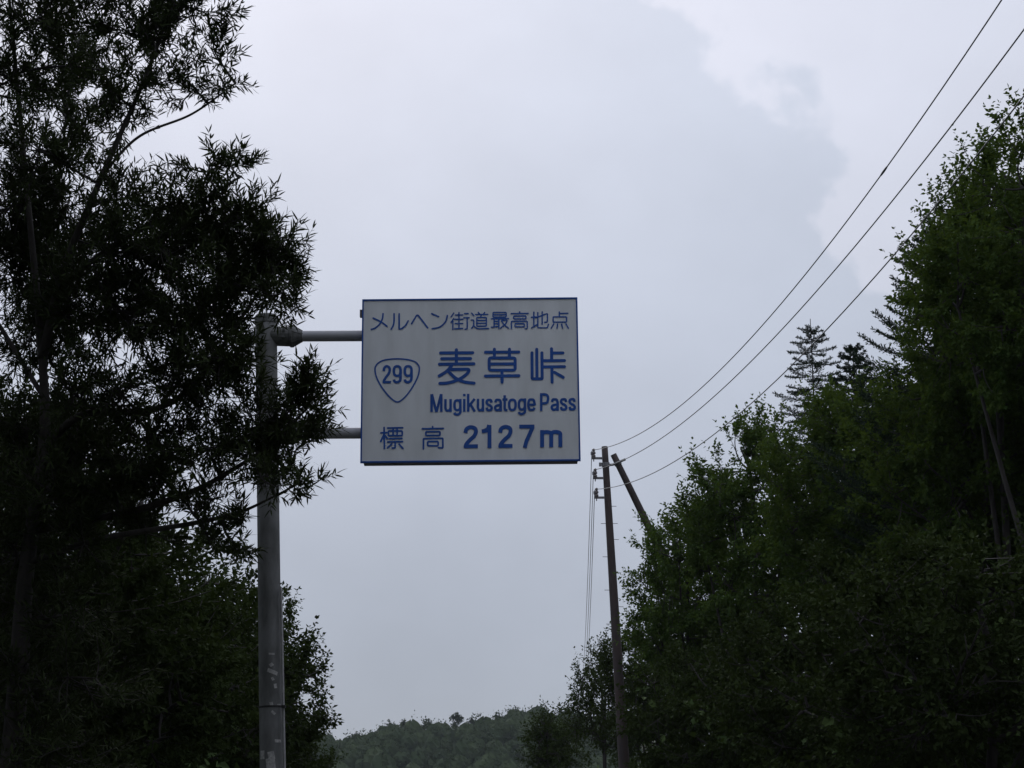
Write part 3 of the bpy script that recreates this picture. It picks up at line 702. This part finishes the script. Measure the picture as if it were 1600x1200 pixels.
for (x, y, r) in wc:
    pj = np.array([(800 + FPX * p[0] / (p[1] * math.cos(PITCH) + (p[2] - CAM_H) * math.sin(PITCH)), 600 - FPX * ((p[2] - CAM_H) * math.cos(PITCH) - p[1] * math.sin(PITCH)) / (p[1] * math.cos(PITCH) + (p[2] - CAM_H) * math.sin(PITCH)), p[1]) for p in np.concatenate(mains)[::4]])
    dy = pj[np.argmin((pj[:, 0] - x) ** 2 + (pj[:, 1] - y) ** 2), 2] - WY + rng.normal() * (0.18 if x > 150 else 0.4)
    rm = r * (WY + dy) / FPX
    wcl.append((at(x, y, WY + dy), (rm, rm * 1.15 + 0.08, rm))); wd.append(((r / 60.0) ** 1.7 if r > 30 else (r / 60.0) ** 1.25) * (0.78 if y < 260 else 0.6 if y > 900 or x < 0 else 1.12))
    if r > 55 and 0 < x:                                   # a second clump behind, so that the crown has depth
        dy2 = dy + rng.uniform(0.5, 0.9); wcl.append((at(x + rng.uniform(-25, 25), y + rng.uniform(-25, 25), WY + dy2), (rm, rm, rm))); wd.append((0.3 if y < 260 else 0.3 if y > 900 else 0.65) * (r / 60.0) ** 1.7)
make_tree('willow_tree', 'narrow-leaved tree overhanging the sign pole at the left edge', 'tree', tb, mains, mrad, wcl, rng, M['willow'],
          nb=15, ntw=86, nl=12, twig_len=0.17, leaf_len=0.086, leaf_w=0.0134, seg=3, up=0.55, angle=0.92, twig_r=0.0022, sub_r=0.006, curl=0.10, dens=wd)

# broad-leaved trees along both sides
def broad(name, label, px, py, Y, rx, rz, seed, mat='broad', dens=1.0, n=34, leaf=0.095, trunk_dx=0.0, lean=0.0, group=None, ry=None, csize=0.34, low=0.85):
    """crown centre seen at px,py; radii rx, rz in metres"""
    rng = np.random.default_rng(seed)
    cc = at(px, py, Y); ry = ry or rx
    bx = cc[0] + trunk_dx; base = np.array((bx, Y + 0.2, float(ground_z(bx, Y + 0.2)) - 0.15))
    top = cc + np.array((lean, 0, rz * 0.55))
    tr = line3([base, base * 0.6 + cc * 0.4 + rng.normal(size=3) * 0.12 - np.array((0, 0, rz * .2)), cc + rng.normal(size=3) * 0.15, top], 8)
    limbs = [tr]; lr = [np.linspace(0.05 + 0.028 * rx, 0.025, len(tr))]
    for k in range(6):
        a = tr[int(len(tr) * rng.uniform(0.35, 0.8))]; th = k * 1.05 + rng.uniform(-.3, .3)
        e = cc + np.array((math.cos(th) * rx * .62, math.sin(th) * ry * .62, rz * rng.uniform(-.35, .5)))
        limbs.append(bez(a[None], ((a + e) / 2 + np.array((0, 0, -.1 * rz)))[None], e[None], 12)[0]); lr.append(np.linspace(0.05, 0.016, 12))
    g = (np.arange(n) + 0.5) / n; ph = np.arange(n) * 2.39996 + seed
    zc = 1 - 2 * g * low; rr = np.sqrt(1 - np.clip(zc, -1, 1) ** 2)
    clumps = []; dn = []
    for i in range(n):
        s = rng.uniform(0.66, 0.95) * 0.92
        d = np.array((math.cos(ph[i]) * rr[i] * rx, math.sin(ph[i]) * rr[i] * ry, zc[i] * rz)) * s
        q = csize * rng.uniform(0.6, 1.15); clumps.append((cc + d, (rx * q, ry * q, rz * q * 0.8))); dn.append((q / 0.34) ** 2)
    for i in range(n // 5):
        d = rng.normal(size=3) * 0.3 * np.array((rx, ry, rz)); clumps.append((cc + d, np.array((rx, ry, rz)) * 0.4)); dn.append(0.9)
    BACK.append((px, py, Y, rx, rz, group))
    k = dens * (rx / 2.2) * (rz / 2.2) * (0.095 / leaf) ** 2
    return make_tree(name, label, 'tree', base, limbs, lr, clumps, rng, M[mat], group,
                     nb=9, ntw=int(112 * k), nl=9, twig_len=0.34 * (leaf / 0.095), leaf_len=leaf, leaf_w=leaf * 0.60, seg=2, up=0.15, angle=0.95, twig_r=0, sub_r=0.010, curl=0.12, droop=0.22, dens=dn, sub_S=5)

BACK = []
GL, GR = 'broad-leaved trees on the left', 'broad-leaved trees on the right'
broad('broadleaf_tree', 'dark tree behind the trunk of the narrow-leaved tree at left edge', 40, 890, 18.5, 2.2, 1.9, 21, 'broad_shade', group=GL, leaf=0.08)
broad('broadleaf_tree', 'dark rounded tree below the narrow-leaved tree, left of the pole', 185, 1010, 23.0, 2.0, 1.95, 22, 'broad_shade', group=GL, leaf=0.085)
broad('broadleaf_tree', 'dark tree whose green top meets the sign pole from the left', 330, 1110, 29.0, 1.95, 2.2, 23, 'broad_shade', group=GL, leaf=0.09)
broad('broadleaf_tree', 'dark tree standing just right of the lower sign pole', 396, 1140, 36.0, 1.15, 2.6, 24, 'broad_shade', group=GL, leaf=0.09, csize=0.38)
broad('broadleaf_tree', 'low dark tree at the bottom, where left trees meet the far hill', 470, 1255, 44.0, 1.2, 1.9, 25, 'broad_shade', group=GL, leaf=0.09)
broad('broadleaf_tree', 'dark tree filling the lower left corner', 90, 1130, 20.0, 2.3, 1.9, 26, 'broad_shade', group=GL, leaf=0.085)

broad('broadleaf_tree', 'tall green tree at the right edge, highest on the right', 1618, 450, 24.0, 1.75, 2.7, 31, group=GR, leaf=0.082)
broad('broadleaf_tree', 'tall tree with loose leaf tufts above the fir boughs', 1536, 462, 26.0, 1.15, 2.5, 32, group=GR, csize=0.36, leaf=0.082)
broad('broadleaf_tree', 'green tree below the dark fir boughs at right', 1535, 780, 27.5, 1.85, 2.85, 33, group=GR)
broad('broadleaf_tree', 'yellowish green tree directly below the small young fir', 1322, 788, 33.0, 1.95, 2.65, 34, group=GR)
broad('broadleaf_tree', 'green tree closing the gap between young fir and large fir', 1440, 745, 30.5, 1.5, 2.3, 43, group=GR)
broad('broadleaf_tree', 'green tree crossed by the lowest wire, left of young fir', 1175, 845, 38.0, 1.8, 2.8, 35, group=GR)
broad('broadleaf_tree', 'green tree hiding the foot of the leaning brace', 1078, 935, 43.0, 1.55, 2.85, 36, group=GR, leaf=0.10)
broad('broadleaf_tree', 'dark tree right behind the lower utility pole', 1020, 1080, 52.0, 1.75, 2.5, 37, 'broad_shade', group=GR, leaf=0.10)
broad('broadleaf_tree', 'thin tree reaching out left of the utility pole', 935, 1105, 56.0, 1.0, 2.3, 38, 'broad_shade', group=GR, leaf=0.10, csize=0.42, n=22, dens=0.55)
broad('broadleaf_tree', 'small dark tree in front of the far hill, left of pole', 860, 1168, 62.0, 0.85, 1.25, 39, 'broad_shade', group=GR, leaf=0.11, csize=0.45, n=18, dens=1.5)
broad('broadleaf_tree', 'dark tree filling the lower right corner', 1530, 1060, 21.0, 2.2, 2.0, 40, 'broad_shade', group=GR)
broad('broadleaf_tree', 'dark tree at bottom right, left of the corner tree', 1330, 1090, 27.0, 2.2, 2.2, 41, 'broad_shade', group=GR)
broad('broadleaf_tree', 'dark tree at the bottom right of the utility pole', 1150, 1140, 36.0, 2.2, 2.3, 42, 'broad_shade', group=GR)

# firs
def fir(label, top, Y, height, spread, whorls, seed, nlive=1.0, up=0.12, thick=1.0, first=0.12):
    rng = np.random.default_rng(seed)
    tp = at(*top, Y); base = np.array((tp[0], Y, float(ground_z(tp[0], Y)) - 0.15))
    t = empty('fir_tree', base, label, 'tree', 'firs on the right')
    S = 16; tr = np.linspace(base, tp, S); rr = np.linspace(0.012 * height, 0.008, S)
    MB().tube(tr, rr, 8).build('trunk', M['bark'], t, off=base, smooth=True)
    bv, bf, lv, lf = [], [], [], []; bn_ = ln = 0
    for w in range(whorls):
        f = first / height + (w / whorls) ** 1.1 * 0.92; z = tp[2] - f * height
        ln_w = spread * (0.10 + 0.90 * min(1, f * 1.5) ** 0.8)
        nb_ = 6 + (w % 2)
        for k in range(nb_):
            th = k * 6.283 / nb_ + w * 0.9 + rng.uniform(-.25, .25); L = ln_w * rng.uniform(0.72, 1.1)
            d = np.array((math.cos(th), math.sin(th), 0)); s = np.array((tp[0], Y, z + rng.uniform(-.04, .04)))
            e = s + d * L + np.array((0, 0, L * (up + rng.uniform(-.06, .06)))); m = s + d * L * .55 + np.array((0, 0, -L * 0.10))
            P = bez(s[None], m[None], e[None], 8); V, F = tubes(P, np.linspace(0.012, 0.004, 8)[None], 4)
            bv.append(V); bf.append(F + bn_); bn_ += len(V)
            # branchlets both sides, flat sprays of needles
            nsp = max(4, int(L / 0.055)); tt = np.linspace(0.15, 1, nsp)[:, None]
            q = (1 - tt) ** 2 * s + 2 * tt * (1 - tt) * m + tt * tt * e; tg = unit((1 - tt) * (m - s) + tt * (e - m))
            side = unit(np.cross(tg, np.array((0, 0, 1.0))))
            for sg_ in (-1, 1):
                bl2 = L * 0.34 * (1 - 0.72 * tt) * rng.uniform(.7, 1.2, (nsp, 1)); dd = unit(tg * 0.75 + side * sg_ * 0.7 + rng.normal(size=(nsp, 3)) * .1 + np.array((0, 0, 0.10)))
                nn = int(12 * nlive); u_ = np.linspace(0.0, 1, nn)[None, :, None]
                pp = (q[:, None] + dd[:, None] * bl2[:, None] * u_).reshape(-1, 3)
                D0_ = np.repeat(dd, nn, 0); D = unit(D0_ * 0.6 + rng.normal(size=D0_.shape) * 0.55 + np.array((0, 0, 0.30)))
                V, F = leaves(pp, D, rnd_unit(rng, len(pp)), 0.055 * thick * rng.uniform(.7, 1.2, len(pp)), np.full(len(pp), 0.017 * thick), 2, 0.05)
                lv.append(V); lf.append(F + ln); ln += len(V)
    put('branches', mesh('branches', np.concatenate(bv) - base, np.concatenate(bf)), M['twig'], t)['kind'] = 'stuff'
    put('crown', mesh('crown', np.concatenate(lv) - base, np.concatenate(lf)), M['fir'], t)['kind'] = 'stuff'
    tri_count[0] += sum(map(len, lf)) + 2 * sum(map(len, bf))
fir('slender young fir with tiered boughs standing against the sky', (1266, 498), 40.0, 7.0, 1.65, 20, 51, up=0.05, nlive=0.9, thick=1.1, first=0.28)
fir('large dark fir whose boughs stick out left of tall tree', (1458, 350), 30.0, 7.2, 2.15, 20, 52, up=0.24, thick=1.2, first=0.3)
fir('small dark fir top between the young fir and large fir', (1332, 543), 37.0, 5.0, 1.5, 18, 53, up=0.15, thick=1.3, first=0.05)

# ---------------------------------------------------------------- woods that read as one mass
def mass(name, label, spots, mat, per, leaf, kind_leaf=0.8, seed=5, core=False):
    """one object of many rough crowns: spots (x, y, z_centre, rx, rz)"""
    rng = np.random.default_rng(seed); lv, lf = [], []; n = 0
    for (x, y, z, rx, rz) in spots:
        k = per
        ncl = 16; cl = rnd_unit(rng, ncl) * rng.uniform(.45, 1.0, (ncl, 1)) * np.array((rx, rx, rz))
        ci = rng.integers(0, ncl, k); q = cl[ci] + rnd_unit(rng, k) * (rng.uniform(0, 1, (k, 1)) ** .5) * np.array((rx, rx, rz)) * .36
        P = q + np.array((x, y, z)); D = unit(rng.normal(size=(k, 3)) + np.array((0, 0, -.3))); Nn = unit(np.array((0, 0, 1.)) + rng.normal(size=(k, 3)) * .6)
        V, F = leaves(P, D, Nn, leaf * rng.uniform(.7, 1.3, k), leaf * .7 * rng.uniform(.7, 1.2, k), 2, 0.1)
        lv.append(V); lf.append(F + n); n += len(V)
        if core:                                            # solid lumpy heart of a crown seen from afar
            a, b_ = np.meshgrid(np.linspace(0, 2 * math.pi, 12, endpoint=False), np.linspace(0.12, 3.0, 7)); ph = rng.uniform(0, 6, 3)
            rr = 0.62 + 0.12 * np.sin(3 * a + ph[0]) * np.sin(2 * b_ + ph[1]) + 0.07 * np.sin(5 * a + 4 * b_ + ph[2])
            V = np.stack([x + rx * rr * np.cos(a) * np.sin(b_), y + rx * rr * np.sin(a) * np.sin(b_), z + rz * rr * np.cos(b_)], -1).reshape(-1, 3)
            i = np.arange(84).reshape(7, 12); j = np.roll(i, -1, 1)
            F = np.concatenate([np.stack([i[:-1], j[:-1], j[1:]], -1).reshape(-1, 3), np.stack([i[:-1], j[1:], i[1:]], -1).reshape(-1, 3)])
            lv.append(V); lf.append(F + n); n += len(V)
    tri_count[0] += sum(map(len, lf))
    return tag(put(name, mesh(name, np.concatenate(lv), np.concatenate(lf)), mat), label, 'forest', None, 'stuff')
rng = np.random.default_rng(77); spots = []
for y in np.arange(8, 120, 3.6):                              # rows behind the nearest trees
    for side in (-1, 1):
        for row in range(2):
            d = 7.6 + row * 4.0 + rng.uniform(-.8, .8); yy_ = y + rng.uniform(-1.4, 1.4)
            x = float(road_x(yy_)) + side * (d + (0.8 if side > 0 else 1.2) + 0.018 * yy_); z = float(ground_z(x, yy_))
            if yy_ < 14: continue
            spots.append((x, yy_, z + 2.2 + row * 0.3, 2.3, 2.0 + row * .25))
for (px, py, Y, rx, rz, g_) in BACK:
    sd = -1 if g_ == GL else 1
    for dx, dyp, dY in ((25, 70, 4.0), (90, 120, 6.5), (20, 200, 5.0)):
        if Y > 53: continue
        p = at(px + sd * dx, py + dyp, Y + dY); spots.append((p[0], p[1], p[2], rx * 1.05, rz * 1.0))
for (px, py, Y) in ((1740, 520, 28), (1760, 760, 27), (1800, 620, 25), (1860, 800, 24)):      # the bank of trees goes on past the frame
    p = at(px, py, Y); spots.append((p[0], p[1], p[2], 1.9, 2.6))
mass('forest', 'dark undergrowth and trees massed behind the roadside trees', spots, M['wood'], 780, 0.25, seed=6)
spots = []
for y in np.arange(-46, 12, 3.6):                              # unseen wood added behind the camera, tall and close to dim front light
    for side in (-1, 1):
        for row in range(2):
            d = 6.0 + row * 4.2 + rng.uniform(-.8, .8); yy_ = y + rng.uniform(-1.4, 1.4)
            x = float(road_x(yy_)) + side * (d + 0.5 + 3.2 * min(1, max(0, (yy_ + 4) / 4))); spots.append((x, yy_, float(ground_z(x, yy_)) + 7.0 + row * 1.5, 3.0, 6.6))
for x in np.arange(-14, 17, 4.0):
    for y in (-36, -44): spots.append((x + rng.uniform(-1, 1), y + rng.uniform(-1, 1), 8.0, 3.4, 7.5))
mass('forest', 'unseen wood added behind the viewpoint, raised to dim the front light', spots, M['wood'], 1100, 0.52, seed=7)

# the far wooded hill
rng = np.random.default_rng(91); spots = []
for i in range(900):
    y = rng.uniform(330, 512); px = rng.uniform(400, 980); x = (px - 800) / FPX * y * 1.02
    z = float(ground_z(x, y)); r = 1.7 + 2.8 * rng.uniform(0, 1) ** 1.8
    spots.append((x, y, z + r * 0.8, r, r * rng.uniform(.85, 1.25)))
mass('far_forest', 'hazy wooded hill on the skyline between the trees', spots, M['far'], 150, 0.56, seed=8, core=True)
def hill_tree(px, py, w, conifer, label, seed):
    rng = np.random.default_rng(seed); Y = 500.0; tp = at(px, py, Y); r = w * Y / FPX / 2; gz = float(ground_z(tp[0], Y)); base = np.array((tp[0], Y, gz - 0.3))
    h = max(tp[2] - base[2], 4.0)
    t = empty('pine_tree' if conifer else 'broadleaf_tree', base, label, 'tree', 'trees on the far skyline')
    MB().tube(np.linspace(base, base + np.array((0, 0, h * .97)), 6), np.linspace(.28, .06, 6), 6).build('trunk', M['bark'], t, off=base)
    k = 420
    if conifer:
        f = rng.uniform(0.02, 1, k) ** .8; lay = np.round(f * 7) / 7 + rng.normal(size=k) * .012; th = rng.integers(0, 6, k) * 1.05 + lay * 9 + rng.normal(size=k) * .15
        rad_ = r * (0.15 + 0.85 * np.clip(lay * 1.6, 0, 1)) * rng.uniform(0.1, 1, k)
        P = np.stack([np.cos(th) * rad_, np.sin(th) * rad_, h - lay * min(h, r * 3.2) + rad_ * .22], 1)
    else:
        hh_ = min(h * .5, r * 1.2); cl = rnd_unit(rng, 12) * rng.uniform(.4, 1, (12, 1)) * np.array((r, r, hh_)) * .8
        P = cl[rng.integers(0, 12, k)] + rnd_unit(rng, k) * rng.uniform(0, 1, (k, 1)) * np.array((r, r, hh_)) * .35 + np.array((0, 0, h - hh_))
    V, F = leaves(P, unit(rng.normal(size=(k, 3))), unit(np.array((0, 0, 1.)) + rng.normal(size=(k, 3)) * .5), np.full(k, .8), np.full(k, .5), 2, .1)
    put('crown', mesh('crown', V, F), M['far'], t)['kind'] = 'stuff'
    c_ = t.children[-1] if t.children else None
    for ch in t.children:
        if ch.name.startswith('crown'): ch.location = (0, 0, 0.3)
    tri_count[0] += k * 2
HT = [(556, 1142, 20, 0, 'leftmost tree on the far skyline, beside the dark left trees'), (577, 1145, 14, 0, 'small round tree second from left on the far skyline'),
      (608, 1131, 20, 1, 'spiky pine on the left part of the far skyline'), (630, 1126, 17, 0, 'pale rounded tree right of the spiky pine on the skyline'),
      (669, 1122, 24, 0, 'broad dark tree on the far skyline below the sign middle'), (713, 1115, 20, 0, 'tall rounded tree at the middle of the far skyline'),
      (736, 1120, 22, 0, 'flat-topped tree right of the tall rounded skyline tree'), (757, 1123, 16, 0, 'low round tree between flat-topped tree and small pine on skyline'),
      (777, 1118, 16, 1, 'small pine on the right part of the far skyline'), (807, 1110, 24, 1, 'largest pine on the far skyline, near the small dark tree'),
      (884, 1106, 22, 0, 'hazy tree on the skyline right of the small dark tree')]
for i, (px, py, w, cf, lab) in enumerate(HT): hill_tree(px, py - 1, w * 1.25, cf, lab, 300 + i)

# ---------------------------------------------------------------- air
hz = bpy.data.materials.new('haze'); hz.use_nodes = True; hz.node_tree.nodes.clear()
pv = hz.node_tree.nodes.new('ShaderNodeVolumePrincipled'); ho = hz.node_tree.nodes.new('ShaderNodeOutputMaterial')
pv.inputs['Color'].default_value = (0.82, 0.88, 1.0, 1); pv.inputs['Density'].default_value = 0.00014
hz.node_tree.links.new(pv.outputs[0], ho.inputs['Volume'])
o = MB().box((0, 500, 22), (7000, 8000, 80)).build('haze', hz)
tag(o, 'thin pale mountain haze over the whole place', 'haze', None, 'stuff')
print('TRIS', tri_count[0], 'sign', W, H, 'ends', ends, 'upole', LEN, up_top)
